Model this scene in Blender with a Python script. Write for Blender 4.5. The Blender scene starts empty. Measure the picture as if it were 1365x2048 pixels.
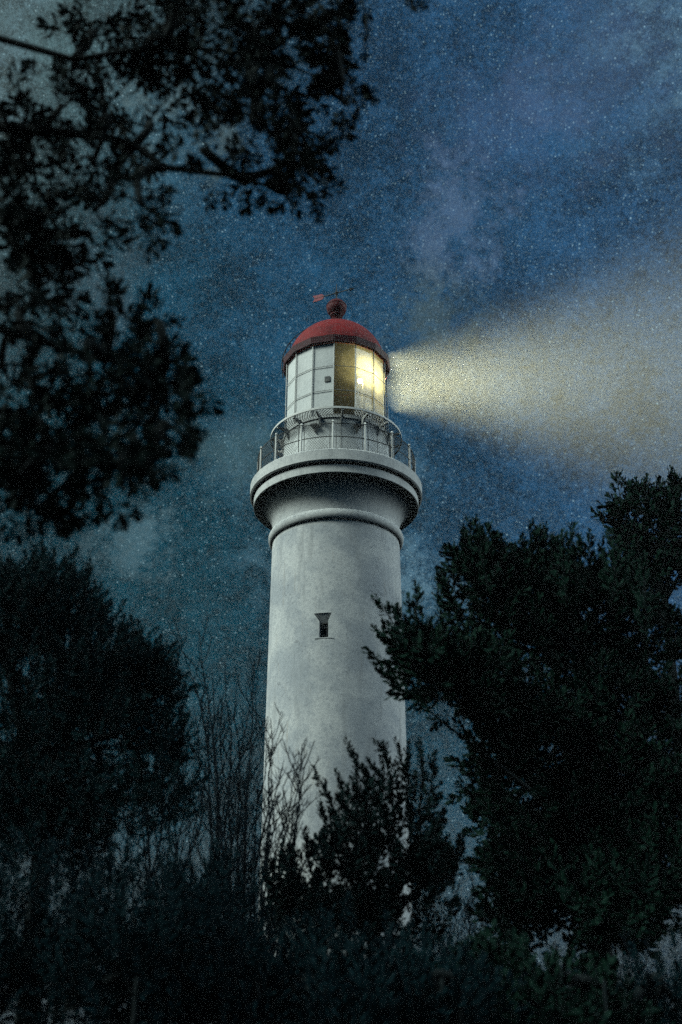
import bpy, math, random
import numpy as np
from mathutils import Vector, Matrix
sc = bpy.context.scene
C = sc.collection
R = math.radians
rng = np.random.default_rng(11)
random.seed(5)

# ------------------------------------------------------------------ camera, sky, moon, exposure
F = 2196.0                 # focal length in photo pixels (1365 x 2048)
PITCH, YAW = R(26.0), 11 / 2196.0
CAM = Vector((0, 0, 1.6))
cam = bpy.data.cameras.new('camera')
cam.sensor_fit = 'VERTICAL'; cam.sensor_height = 36.0
cam.lens = F / 2048 * 36.0
cam.clip_start = 0.05; cam.clip_end = 5000
cam.dof.use_dof = True; cam.dof.focus_distance = 44.0; cam.dof.aperture_fstop = 1.3
camo = bpy.data.objects.new('camera', cam); C.objects.link(camo)
camo.location = CAM; camo.rotation_euler = (R(90) + PITCH, 0, -YAW)
sc.camera = camo
sc.view_settings.view_transform = 'Standard'; sc.view_settings.look = 'None'
sc.view_settings.exposure = 0.0; sc.view_settings.gamma = 1.0
sc.cycles.use_denoising = False; sc.cycles.use_adaptive_sampling = False; sc.cycles.sample_clamp_indirect = 2.0
sc.cycles.max_bounces = 6; sc.cycles.diffuse_bounces = 0; sc.cycles.glossy_bounces = 2
sc.cycles.transparent_max_bounces = 12
FWD = Vector((math.sin(YAW) * math.cos(PITCH), math.cos(YAW) * math.cos(PITCH), math.sin(PITCH)))
RIGHT = Vector((math.cos(YAW), -math.sin(YAW), 0))
UP = RIGHT.cross(FWD)

def P(px, py, d):
    """point at ground distance d (world Y) seen at photo pixel px, py"""
    v = FWD + RIGHT * ((px - 682.5) / F) + UP * ((1024 - py) / F)
    return CAM + v * (d / v.y)
def depth_of(p): return (Vector(p) - CAM).dot(FWD)
def lin(r, g, b):
    f = lambda c: (c / 255 / 12.92) if c <= 10 else ((c / 255 + 0.055) / 1.055) ** 2.4
    return (f(r), f(g), f(b), 1)

class NT:
    """small helper for node trees"""
    def __init__(s, tree): s.t = tree; s.n = tree.nodes; s.l = tree.links
    def node(s, typ, **kw):
        n = s.n.new(typ)
        for k, v in kw.items():
            if k.startswith('i_'): n.inputs[k[2:].replace('_', ' ')].default_value = v
            else: setattr(n, k, v)
        return n
    def put(s, inp, v):
        if hasattr(v, 'is_output') or isinstance(v, bpy.types.NodeSocket): s.l.new(v, inp)
        else: inp.default_value = v
    def math(s, op, a, b=0.0, c=0.0, clamp=False):
        n = s.n.new('ShaderNodeMath'); n.operation = op; n.use_clamp = clamp
        for i, v in enumerate((a, b, c)): s.put(n.inputs[i], v)
        return n.outputs[0]
    def mix(s, f, a, b, mode='MIX'):
        n = s.n.new('ShaderNodeMix'); n.data_type = 'RGBA'; n.blend_type = mode; n.clamp_factor = True
        s.put(n.inputs[0], f); s.put(n.inputs[6], a); s.put(n.inputs[7], b)
        return n.outputs[2]
    def rng(s, v, a, b, c=0.0, d=1.0, smooth=True):
        n = s.n.new('ShaderNodeMapRange'); n.interpolation_type = 'SMOOTHSTEP' if smooth else 'LINEAR'
        s.put(n.inputs[0], v)
        for i, x in enumerate((a, b, c, d)): s.put(n.inputs[i + 1], x)
        return n.outputs[0]
    def noise(s, vec, scale, detail=4.0, rough=0.55, dist=0.0):
        n = s.n.new('ShaderNodeTexNoise'); s.l.new(vec, n.inputs['Vector'])
        n.inputs['Scale'].default_value = scale; n.inputs['Detail'].default_value = detail
        n.inputs['Roughness'].default_value = rough; n.inputs['Distortion'].default_value = dist
        return n.outputs['Fac']

def build_sky():
    w = bpy.data.worlds.new('World'); sc.world = w; w.use_nodes = True
    t = NT(w.node_tree); t.n.clear()
    out = t.node('ShaderNodeOutputWorld'); bg = t.node('ShaderNodeBackground')
    t.l.new(bg.outputs[0], out.inputs[0])
    co = t.node('ShaderNodeTexCoord').outputs['Generated']
    sep = t.node('ShaderNodeSeparateXYZ'); t.l.new(co, sep.inputs[0])
    x, y, z = sep.outputs
    # blue to the right and high, teal to the left and low
    side = t.math('ADD', x, t.math('MULTIPLY', z, 0.45))
    big = t.noise(co, 2.3, 3.0, 0.5)
    side = t.math('ADD', side, t.math('MULTIPLY', t.math('SUBTRACT', big, 0.5), 0.5))
    col = t.mix(t.rng(side, 0.0, 0.52), lin(6, 56, 70), lin(36, 74, 108))
    # grey green murk high on the left, grey air along the horizon
    col = t.mix(t.rng(t.math('SUBTRACT', z, t.math('MULTIPLY', x, 0.9)), 0.72, 1.0), col, lin(70, 96, 100))
    col = t.mix(t.rng(z, 0.22, 0.0), col, lin(7, 25, 37))
    # mottled cloud veils
    veil = t.noise(co, 5.5, 9.0, 0.66, 0.5)
    fine = t.noise(co, 26.0, 8.0, 0.75)
    grain = t.math('ADD', t.math('MULTIPLY', t.noise(co, 170.0, 3.0, 0.8), 0.55), t.math('MULTIPLY', t.noise(co, 480.0, 2.0, 0.8), 0.45))
    k = t.math('ADD', t.rng(veil, 0.34, 0.68, 0.46, 1.10), t.math('MULTIPLY', t.math('SUBTRACT', fine, 0.5), 1.9))
    k = t.math('ADD', k, t.math('MULTIPLY', t.math('SUBTRACT', grain, 0.5), 3.4))
    k = t.math('MAXIMUM', k, 0.35)
    col = t.mix(1.0, col, k, 'MULTIPLY')
    patch = t.math('MULTIPLY', t.rng(t.noise(co, 3.4, 4.0, 0.55), 0.53, 0.72), t.rng(t.math('ADD', fine, t.math('MULTIPLY', t.math('SUBTRACT', grain, 0.5), 0.5)), 0.38, 0.66))
    patch = t.math('MULTIPLY', patch, t.rng(z, 0.08, 0.4))
    col = t.mix(t.math('MULTIPLY', patch, 0.75), col, lin(104, 140, 156))
    # pale ragged cloud scraps, largest right of tower top; one paints the lantern's glow
    for px, py, rad, amt, cc in ((915, 445, 0.062, 0.62, (92, 122, 158)), (265, 1085, 0.045, 0.45, (92, 128, 140)), (470, 905, 0.05, 0.40, (84, 122, 132)),
                                 (180, 545, 0.06, 0.40, (84, 112, 126)), (850, 640, 0.06, 0.35, (98, 122, 124)), (1190, 130, 0.09, 0.30, (84, 112, 150)), (380, 215, 0.05, 0.5, (96, 120, 124)), (1000, 250, 0.08, 0.25, (80, 108, 150))):
        dn = t.node('ShaderNodeVectorMath', operation='DISTANCE'); t.l.new(co, dn.inputs[0]); dn.inputs[1].default_value = (P(px, py, 100) - CAM).normalized()
        wis = t.math('MULTIPLY', t.rng(t.math('ADD', dn.outputs['Value'], t.math('MULTIPLY', t.math('SUBTRACT', fine, 0.5), 0.24)), rad, 0.004), t.rng(veil, 0.3, 0.6, 0.4 * amt, amt))
        col = t.mix(wis, col, lin(*cc))
    # stars: three sizes
    for scale, lo, thr, br in ((175.0, 0.14, 0.40, 0.34), (290.0, 0.20, 0.30, 0.30), (430.0, 0.27, 0.15, 0.26)):
        v = t.node('ShaderNodeTexVoronoi'); v.inputs['Scale'].default_value = scale
        t.l.new(co, v.inputs['Vector'])
        s2 = t.node('ShaderNodeSeparateColor'); t.l.new(v.outputs['Color'], s2.inputs[0])
        star = t.math('MULTIPLY', t.rng(v.outputs['Distance'], lo * 1.6, lo * 0.3), t.rng(s2.outputs[0], thr, 1.0))
        star = t.math('MULTIPLY', star, t.math('POWER', s2.outputs[1], 2.2))
        star = t.math('MULTIPLY', star, t.rng(veil, 0.30, 0.62, 0.2, br * 1.5))
        col = t.mix(1.0, col, t.mix(1.0, lin(180, 220, 228), star, 'MULTIPLY'), 'ADD')
    # bright sky lobes added out of view either side to rim-light the tower
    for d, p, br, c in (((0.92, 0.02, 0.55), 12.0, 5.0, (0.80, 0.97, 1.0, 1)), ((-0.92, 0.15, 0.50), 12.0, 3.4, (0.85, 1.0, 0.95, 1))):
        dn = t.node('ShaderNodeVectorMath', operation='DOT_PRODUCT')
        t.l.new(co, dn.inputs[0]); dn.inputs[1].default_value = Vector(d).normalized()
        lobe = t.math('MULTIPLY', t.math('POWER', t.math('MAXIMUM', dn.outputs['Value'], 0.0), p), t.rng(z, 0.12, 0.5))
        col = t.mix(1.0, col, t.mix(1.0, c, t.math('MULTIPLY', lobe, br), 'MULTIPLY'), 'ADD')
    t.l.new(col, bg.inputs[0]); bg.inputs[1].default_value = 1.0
build_sky()

sun = bpy.data.lights.new('moon', 'SUN'); sun.energy = 2.7; sun.angle = R(22); sun.color = (0.86, 1.0, 0.96)
suno = bpy.data.objects.new('moon', sun); C.objects.link(suno)
SUN_FROM = Vector((-0.80, -0.40, 0.82))          # toward the moon: left, a little behind the camera
suno.rotation_euler = SUN_FROM.to_track_quat('Z', 'Y').to_euler()
suno.location = (-30, -20, 60)

# ------------------------------------------------------------------ tagging helpers
def tag(o, label=None, cat=None, group=None, kind=None):
    for k, v in (('label', label), ('category', cat), ('group', group), ('kind', kind)):
        if v: o[k] = v
    return o
def empty(name, loc, label, cat, group=None):
    o = bpy.data.objects.new(name, None); C.objects.link(o); o.location = loc
    o.empty_display_size = 0.3
    return tag(o, label, cat, group)
def mesh_obj(name, verts, faces, mat, parent=None, smooth=False):
    me = bpy.data.meshes.new(name)
    me.from_pydata([tuple(v) for v in verts], [], [tuple(f) for f in faces])
    me.validate()
    if smooth: me.polygons.foreach_set('use_smooth', [True] * len(me.polygons))
    me.materials.append(mat); me.update()
    o = bpy.data.objects.new(name, me); C.objects.link(o)
    if parent: o.parent = parent
    return o
class MB:
    def __init__(s): s.v = []; s.f = []
    def add(s, v, f):
        b = len(s.v); s.v += [tuple(p) for p in v]; s.f += [tuple(i + b for i in q) for q in f]
    def tube(s, pts, r, n=6, cap=True):
        pts = [Vector(p) for p in pts]; m = len(pts)
        rr = r if hasattr(r, '__len__') else [r] * m
        V = []; Fc = []
        ref = None
        for i, p in enumerate(pts):
            t = (pts[min(i + 1, m - 1)] - pts[max(i - 1, 0)]).normalized()
            if ref is None: ref = Vector((0, 0, 1)) if abs(t.z) < 0.9 else Vector((1, 0, 0))
            a = (ref - t * ref.dot(t)).normalized(); b = t.cross(a); ref = a
            for j in range(n):
                an = 2 * math.pi * j / n
                V.append(p + (a * math.cos(an) + b * math.sin(an)) * rr[i])
        for i in range(m - 1):
            for j in range(n):
                k = (j + 1) % n
                Fc.append((i * n + j, i * n + k, (i + 1) * n + k, (i + 1) * n + j))
        if cap:
            Fc.append(tuple(range(n - 1, -1, -1))); Fc.append(tuple((m - 1) * n + j for j in range(n)))
        s.add(V, Fc)
    def box(s, c, size, rot=None):
        c = Vector(c); V = []
        for dx in (-.5, .5):
            for dy in (-.5, .5):
                for dz in (-.5, .5):
                    p = Vector((dx * size[0], dy * size[1], dz * size[2]))
                    V.append(c + (rot @ p if rot else p))
        s.add(V, [(0, 1, 3, 2), (4, 6, 7, 5), (0, 4, 5, 1), (2, 3, 7, 6), (0, 2, 6, 4), (1, 5, 7, 3)])
    def lathe(s, prof, n=96, closed=False):
        V = []; Fc = []; m = len(prof)
        for r, z in prof:
            for j in range(n):
                a = 2 * math.pi * j / n; V.append((r * math.cos(a), r * math.sin(a), z))
        for i in range(m if closed else m - 1):
            i2 = (i + 1) % m
            for j in range(n):
                k = (j + 1) % n; Fc.append((i * n + j, i * n + k, i2 * n + k, i2 * n + j))
        s.add(V, Fc)
    def build(s, name, mat, parent=None, smooth=False): return mesh_obj(name, s.v, s.f, mat, parent, smooth)

# ------------------------------------------------------------------ materials
def mat(name):
    m = bpy.data.materials.new(name); m.use_nodes = True
    t = NT(m.node_tree); b = t.n['Principled BSDF']
    return m, t, b
def bump(t, b, h, strength, dist=0.02):
    n = t.node('ShaderNodeBump'); n.inputs['Strength'].default_value = strength; n.inputs['Distance'].default_value = dist
    t.l.new(h, n.inputs['Height']); t.l.new(n.outputs[0], b.inputs['Normal'])
def m_plaster(name, base=(0.76, 0.77, 0.73), dark=(0.36, 0.40, 0.43), amt=1.0):
    m, t, b = mat(name)
    co = t.node('ShaderNodeTexCoord').outputs['Object']
    mp = t.node('ShaderNodeMapping'); t.l.new(co, mp.inputs[0]); mp.inputs['Scale'].default_value = (1, 1, 0.12)
    n1 = t.noise(co, 0.75, 6.0, 0.6, 0.3); n2 = t.noise(co, 8.0, 10.0, 0.75); n3 = t.noise(mp.outputs[0], 3.2, 6.0, 0.65)
    n4 = t.noise(co, 42.0, 5.0, 0.8)
    col = t.mix(t.math('MULTIPLY', t.rng(n1, 0.36, 0.66), 0.7 * amt), base + (1,), dark + (1,))
    col = t.mix(t.math('MULTIPLY', t.rng(n2, 0.46, 0.66), 0.6 * amt), col, (0.30, 0.33, 0.35, 1))
    col = t.mix(t.math('MULTIPLY', t.rng(n3, 0.50, 0.72), 0.6 * amt), col, (0.34, 0.35, 0.34, 1))
    col = t.mix(t.math('MULTIPLY', t.rng(n4, 0.44, 0.62), 0.65 * amt), col, (0.28, 0.30, 0.32, 1))
    n5 = t.noise(mp.outputs[0], 7.0, 5.0, 0.7)
    col = t.mix(t.math('MULTIPLY', t.rng(n5, 0.58, 0.72), 0.4 * amt), col, (0.33, 0.27, 0.20, 1))
    # hairline cracks between render coats
    v = t.node('ShaderNodeTexVoronoi', feature='DISTANCE_TO_EDGE'); v.inputs['Scale'].default_value = 0.8
    wob = t.node('ShaderNodeVectorMath', operation='ADD'); t.l.new(co, wob.inputs[0])
    nz = t.node('ShaderNodeTexNoise'); nz.inputs['Scale'].default_value = 2.5; t.l.new(co, nz.inputs[0]); t.l.new(nz.outputs['Color'], wob.inputs[1])
    t.l.new(wob.outputs[0], v.inputs['Vector'])
    crack = t.math('MULTIPLY', t.rng(v.outputs['Distance'], 0.012, 0.0), t.rng(n1, 0.45, 0.6))
    col = t.mix(t.math('MULTIPLY', crack, 0.8 * amt), col, (0.2, 0.21, 0.22, 1))
    t.l.new(col, b.inputs['Base Color']); b.inputs['Roughness'].default_value = 0.85
    b.inputs['Specular IOR Level'].default_value = 0.2
    bump(t, b, t.math('ADD', n2, n4), 0.35, 0.02)
    return m
def m_paint(name, c, c2, rough=0.55, scale=6.0, metal=0.0):
    m, t, b = mat(name)
    co = t.node('ShaderNodeTexCoord').outputs['Object']
    n1 = t.noise(co, scale, 7.0, 0.68); n2 = t.noise(co, scale * 6, 3.0, 0.6)
    col = t.mix(t.rng(t.math('ADD', t.math('MULTIPLY', n1, 0.65), t.math('MULTIPLY', n2, 0.35)), 0.4, 0.66), c + (1,), c2 + (1,))
    t.l.new(col, b.inputs['Base Color']); b.inputs['Roughness'].default_value = rough; b.inputs['Metallic'].default_value = metal
    bump(t, b, n2, 0.15, 0.01); b.inputs['Specular IOR Level'].default_value = 0.08 if max(c2) < 0.03 else 0.25
    return m
def m_glass(name, tint=(0.97, 0.98, 0.95), halo=0.0):
    m, t, b = mat(name); t.n.remove(b)
    tr = t.node('ShaderNodeBsdfTransparent'); tr.inputs[0].default_value = tint + (1,)
    gl = t.node('ShaderNodeBsdfGlossy'); gl.inputs['Roughness'].default_value = 0.08
    lw = t.node('ShaderNodeFresnel'); lw.inputs[0].default_value = 1.35
    mx = t.node('ShaderNodeMixShader'); t.l.new(lw.outputs[0], mx.inputs[0]); t.l.new(tr.outputs[0], mx.inputs[1]); t.l.new(gl.outputs[0], mx.inputs[2])
    if halo:
        co = t.node('ShaderNodeTexCoord').outputs['Object']
        tl = t.node('ShaderNodeBsdfTranslucent'); tl.inputs[0].default_value = (0.9, 0.88, 0.78, 1)
        m2 = t.node('ShaderNodeMixShader'); t.l.new(t.rng(t.noise(co, 3.0, 6.0, 0.65), 0.3, 0.7, halo * 0.7, halo * 1.3), m2.inputs[0])
        t.l.new(mx.outputs[0], m2.inputs[1]); t.l.new(tl.outputs[0], m2.inputs[2]); mx = m2
    t.l.new(mx.outputs[0], t.n['Material Output'].inputs[0])
    return m
def m_leaf(name, a, bcol):
    m, t, b = mat(name)
    co = t.node('ShaderNodeTexCoord').outputs['Object']
    n1 = t.noise(co, 1.6, 3.0, 0.6); n2 = t.noise(co, 21.0, 1.0, 0.5)
    f = t.rng(t.math('ADD', t.math('MULTIPLY', n1, 0.6), t.math('MULTIPLY', n2, 0.4)), 0.36, 0.64)
    t.l.new(t.mix(f, a + (1,), bcol + (1,)), b.inputs['Base Color'])
    b.inputs['Roughness'].default_value = 0.7; b.inputs['Specular IOR Level'].default_value = 0.05
    return m
M_SHAFT = m_plaster('weathered_white_render')
M_RIM = m_plaster('white_rendered_moulding', (0.80, 0.80, 0.75), (0.50, 0.52, 0.50), 0.75)
M_PANEL = m_plaster('white_painted_sheet', (0.86, 0.88, 0.83), (0.66, 0.70, 0.68), 0.4)
M_WHITE = m_paint('white_painted_iron', (0.82, 0.82, 0.76), (0.62, 0.62, 0.57))
M_RED = m_paint('red_roof_paint', (0.25, 0.012, 0.013), (0.11, 0.008, 0.010), 0.75, 3.0)
M_MAROON = m_paint('dark_red_paint', (0.075, 0.010, 0.013), (0.03, 0.007, 0.010), 0.55, 5.0)
M_IRON = m_paint('dark_iron', (0.035, 0.037, 0.04), (0.07, 0.06, 0.05), 0.6)
M_WIRE = m_paint('grey_wire', (0.07, 0.075, 0.075), (0.14, 0.14, 0.12), 0.5)
M_DARK = m_paint('dark_interior_board', (0.012, 0.013, 0.012), (0.022, 0.022, 0.02), 0.8)
M_BRASS = m_paint('old_brass', (0.32, 0.25, 0.10), (0.18, 0.13, 0.05), 0.4, 8.0, 0.6)
M_GLASS = m_glass('halo_film_glass', halo=0.15); M_FAINT = m_glass('faint_halo_glass', halo=0.05); M_CLEAR = m_glass('clear_lantern_glass'); M_LENS = m_glass('lens_glass', (0.97, 0.95, 0.80))  # translucent film added to some panes so they glow as the lamp's halo
M_PANE = m_paint('black_window_glass', (0.010, 0.012, 0.015), (0.02, 0.022, 0.026), 0.15)
M_CLOTH = m_paint('pale_curtain_cloth', (0.55, 0.55, 0.48), (0.40, 0.40, 0.36), 0.9)
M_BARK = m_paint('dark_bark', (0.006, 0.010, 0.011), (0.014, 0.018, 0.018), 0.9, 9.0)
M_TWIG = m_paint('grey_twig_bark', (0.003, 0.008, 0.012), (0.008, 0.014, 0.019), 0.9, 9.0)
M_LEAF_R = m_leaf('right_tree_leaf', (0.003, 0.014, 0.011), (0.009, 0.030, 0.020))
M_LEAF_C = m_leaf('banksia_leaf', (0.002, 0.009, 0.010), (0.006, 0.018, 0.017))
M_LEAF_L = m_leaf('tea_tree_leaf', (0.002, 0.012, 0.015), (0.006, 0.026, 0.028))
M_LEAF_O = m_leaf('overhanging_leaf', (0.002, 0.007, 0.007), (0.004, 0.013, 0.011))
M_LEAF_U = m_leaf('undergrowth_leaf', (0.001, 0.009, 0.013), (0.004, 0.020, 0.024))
m, t, b = mat('lamp_light'); t.n.remove(b)
e = t.node('ShaderNodeEmission'); e.inputs[0].default_value = (1.0, 0.88, 0.44, 1); e.inputs[1].default_value = 620.0
t.l.new(e.outputs[0], t.n['Material Output'].inputs[0]); M_LAMP = m
m, t, b = mat('scrub_soil')
co = t.node('ShaderNodeTexCoord').outputs['Object']
t.l.new(t.mix(t.rng(t.noise(co, 0.7, 8.0, 0.7), 0.4, 0.62), (0.05, 0.045, 0.032, 1), (0.03, 0.042, 0.02, 1)), b.inputs['Base Color'])
b.inputs['Roughness'].default_value = 0.95; bump(t, b, t.noise(co, 5.0, 6.0, 0.7), 0.6, 0.1); M_SOIL = m

# ------------------------------------------------------------------ ground
N = 60; gv = []; gf = []
for i in range(N + 1):
    for j in range(N + 1):
        u, v = (i / N * 2 - 1), (j / N * 2 - 1)
        x = 240 * u * abs(u); y = 240 * v * abs(v) + 20
        gv.append((x, y, 0.10 * math.sin(x * 0.21) * math.cos(y * 0.17)))
for i in range(N):
    for j in range(N):
        a = i * (N + 1) + j; gf.append((a, a + N + 1, a + N + 2, a + 1))
tag(mesh_obj('ground', gv, gf, M_SOIL, None, True), kind='structure')

# ------------------------------------------------------------------ lighthouse
D = 36.0
TOW = empty('lighthouse', (0, D, 0), 'tall white lighthouse with a red domed roof and a lit yellow lamp', 'lighthouse')
def Z(py): return P(671, py, D).z
def RP(hw, py): return hw / F * depth_of((0, D, Z(py)))
def pr(*pts): return [(RP(h, y), Z(y)) for y, h in pts]
def ang(a, r, z):
    a = R(a); return Vector((r * math.sin(a), -r * math.cos(a), z))

# shaft, with a splayed window opening cut into the wall
r1, z1 = RP(127.5, 1100), Z(1100); r2, z2 = RP(141.5, 1490), Z(1490)
def shaft_r(z): return r1 + (z1 - z) * (r2 - r1) / (z1 - z2)
wa0, wa1, na0, na1 = -18.3, -3.4, -13.4, -6.1
def near_z(py):                        # height on the near face of the shaft
    rr = shaft_r(Z(py)); return P(671, py, D - rr).z
wz0, wzm, wz1 = near_z(1274), near_z(1241), near_z(1225)
WA = (wa0, wa1, na0, na1)
angs = sorted(set([round(-180 + 360 * k / 120, 4) for k in range(120)] + list(WA)))
angs = [a for a in angs if a in WA or min(abs(a - w) for w in WA) > 0.7]
zs = sorted(list(np.linspace(-0.4, wz0, 14)) + list(np.linspace(wz0, wzm, 4))[1:] + [wz1] + list(np.linspace(wz1, z1, 9))[1:])
mb = MB(); V = []; Fc = []
for z in zs:
    for a in angs: V.append(ang(a, shaft_r(z), z))
n = len(angs)
for i in range(len(zs) - 1):
    for j in range(n):
        k = (j + 1) % n
        am = angs[j] + (0.5 * ((angs[k] - angs[j]) % 360)); zm = (zs[i] + zs[i + 1]) / 2
        if (na0 < am < na1 and wz0 < zm < wzm) or (wa0 < am < wa1 and wzm < zm < wz1): continue
        Fc.append((i * n + j, i * n + k, (i + 1) * n + k, (i + 1) * n + j))
mb.add(V, Fc)
on = lambda a, z, dp=0.0: ang(a, shaft_r(z) - dp, z)
for wa, na in ((wa0, na0), (wa1, na1)):
    mb.add([on(wa, wz1), on(wa, wzm), on(na, wzm)], [(0, 1, 2)])
mb.build('tower_shaft', M_SHAFT, TOW, False)
for p_ in bpy.data.objects['tower_shaft'].data.polygons: p_.use_smooth = len(p_.vertices) == 4
# reveal: straight jambs, a head that flares outward and upward
dp = 0.17; rev = MB()
rev.add([on(wa0, wz1), on(wa1, wz1), on(na1, wzm, dp), on(na0, wzm, dp)], [(0, 1, 2, 3)])
for wa, na in ((wa0, na0), (wa1, na1)):
    rev.add([on(wa, wz1), on(na, wzm), on(na, wzm, dp)], [(0, 1, 2)])
    rev.add([on(na, wz0), on(na, wzm), on(na, wzm, dp), on(na, wz0, dp)], [(0, 1, 2, 3)])
rev.add([on(na0, wz0), on(na1, wz0), on(na1, wz0, dp), on(na0, wz0, dp)], [(0, 1, 2, 3)])
win = rev.build('window', M_SHAFT, TOW)
ac = 0.5 * (na0 + na1); rin = shaft_r(wzm) - dp + 0.005; iw = rin * math.sin(R(na1 - na0) / 2)
radial = ang(ac, 1, 0); tang = Vector((math.cos(R(ac)), math.sin(R(ac)), 0))
wr = Matrix((tang, -radial, Vector((0, 0, 1)))).transposed()
fr = MB(); zc = (wz0 + wzm) / 2; hh = wzm - wz0
for q in (-0.42, 0.93): fr.box(radial * rin + tang * q * iw + Vector((0, 0, zc)), (0.025, 0.03, hh - 0.02), wr)
for zz in (wz0 + 0.02, zc + 0.10, wzm - 0.03): fr.box(radial * (rin + 0.004) + tang * 0.25 * iw + Vector((0, 0, zz)), (iw * 1.3, 0.03, 0.025), wr)
fr.build('window_frame', M_WIRE, win)
pn = MB(); pn.box(radial * (rin - 0.03) + Vector((0, 0, zc)), (2 * iw + 0.06, 0.02, hh + 0.06), wr); pn.build('window_pane', M_PANE, win)
sl = MB(); sl.box(ang(ac, shaft_r(wz0) + 0.004, wz0 - 0.02), (0.62, 0.012, 0.025), wr); sl.build('window_sill', M_SHAFT, win)

# torus moulding
tr_, tz = RP(127.5, 1083), Z(1083)
mb = MB(); mb.lathe([(tr_ - 0.02 + 0.155 * math.cos(a), tz + 0.205 * math.sin(a)) for a in [2 * math.pi * k / 24 for k in range(24)]], 96, True)
mb.build('ring_moulding', M_RIM, TOW, True)
# flared cove carrying the gallery
rc0, zc0 = RP(126, 1070), Z(1070); rc1, zc1 = RP(159, 1021), Z(1021)
cove = [(r1 - 0.01, z1 - 0.05), (rc0, zc0)]
for k in range(1, 15):
    u = k / 14 * math.pi / 2
    cove.append((rc0 + (rc1 - rc0) * (1 - math.cos(u)) , zc0 + (zc1 - zc0) * math.sin(u)))
mb = MB(); mb.lathe(cove, 128); mb.build('gallery_cove', M_RIM, TOW, True)
zA, zB, zC_, zD = Z(1021) - 0.012, Z(1006), Z(1003), Z(979)
rA, rB = RP(164.5, 1015), RP(171.5, 992)
mb = MB()
def ringbox(ro, ri, za, zb, bev=0.025):
    mb.lathe([(ri, za), (ro - bev, za), (ro, za + bev), (ro, zb - bev), (ro - bev, zb), (ri, zb)], 144)
ringbox(rA, rc1 - 0.06, zA, zB, 0.02)
ringbox(rA - 0.2, 2.4, zB, zC_ + 0.05, 0.005)
ringbox(rB, 1.6, zC_ + 0.01, zD, 0.05)
mb.build('gallery', M_RIM, TOW)
GZ = zD
# lantern base drum
lb, lt = GZ - 0.01, Z(884)
mb = MB(); rb = RP(104.5, 890)
mb.lathe([(rb + 0.05, lb), (rb + 0.05, lb + 0.12), (rb, lb + 0.16), (rb, lt - 0.14), (rb + 0.04, lt - 0.10), (rb + 0.04, lt), (0.3, lt)], 96)
base = mb.build('lantern_base', M_PANEL, TOW)
for a, h in ((-16, 0.55), (10, 0.58), (38, 0.52)):
    vb = MB(); p = ang(a, rb + 0.025, lb + h); vb.box(p, (0.12, 0.06, 0.07), Matrix.Rotation(R(a), 3, 'Z')); vb.build('vent', M_IRON, base)
for a in (-22, 22):
    vb = MB(); vb.box(ang(a, rb + 0.10, lt - 0.42), (0.26, 0.26, 0.06), Matrix.Rotation(R(a), 3, 'Z')); vb.box(ang(a, rb + 0.05, lt - 0.55), (0.05, 0.12, 0.22), Matrix.Rotation(R(a), 3, 'Z')); vb.build('step_bracket', M_IRON, base)
# joints of the iron plates round the drum
for k in range(8):
    a = -40 + 45 * k; mb = MB(); mb.box(ang(a, rb + 0.004, (lb + lt) / 2), (0.02, 0.02, lt - lb - 0.34), Matrix.Rotation(R(a), 3, 'Z'))
    mb.build('plate_joint', M_WHITE, base)

# gallery railing: one bay, copied sixteen times
def dup(o, rz, parent=None):
    c = o.copy(); C.objects.link(c); c.parent = parent or o.parent; c.rotation_euler.z = rz; return c
rr = RP(158, 975); RH = 1.16
rail0 = bpy.data.objects.new('gallery_railing', None); C.objects.link(rail0); rail0.parent = TOW
mb = MB(); p0 = ang(0, rr, GZ - 0.02)
mb.tube([p0, p0 + Vector((0, 0, RH))], 0.036, 8)
mb.tube([p0 + Vector((0, 0, RH + 0.02)), p0 + Vector((0, 0, RH + 0.10))], [0.06, 0.025], 8)
mb.box(p0 + Vector((0, 0, 0.05)), (0.2, 0.2, 0.05))
post = mb.build('post', M_WHITE, rail0)
rails = []
for h in (0.10, 0.58, RH - 0.05):
    mb = MB(); mb.tube([ang(a, rr, GZ + h) for a in np.linspace(0.6, 21.9, 9)], 0.018, 5); rails.append(mb.build('rail', M_WIRE, rail0))
mb = MB(); nd = 10
for a in (2.1, 20.4): mb.tube([ang(a, rr, GZ + 0.10), ang(a, rr, GZ + RH - 0.05)], 0.016, 5)
for k in range(-nd, nd * 2):
    for s in (1, -1):
        pts = []
        for q in np.linspace(0, 1, 5):
            f = (k + 0.5) / nd + s * q * 0.92
            if -0.001 <= f <= 1.001: pts.append(ang(2.1 + f * 18.3, rr, GZ + 0.10 + q * (RH - 0.15)))
        if len(pts) > 1: mb.tube(pts, 0.0065, 3, False)
wire = mb.build('wire_mesh', M_WIRE, rail0)
for o in [post, wire] + rails:
    o.rotation_euler.z = R(-2.2)
    for k in range(1, 16): dup(o, R(-2.2 + 22.5 * k))

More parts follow.
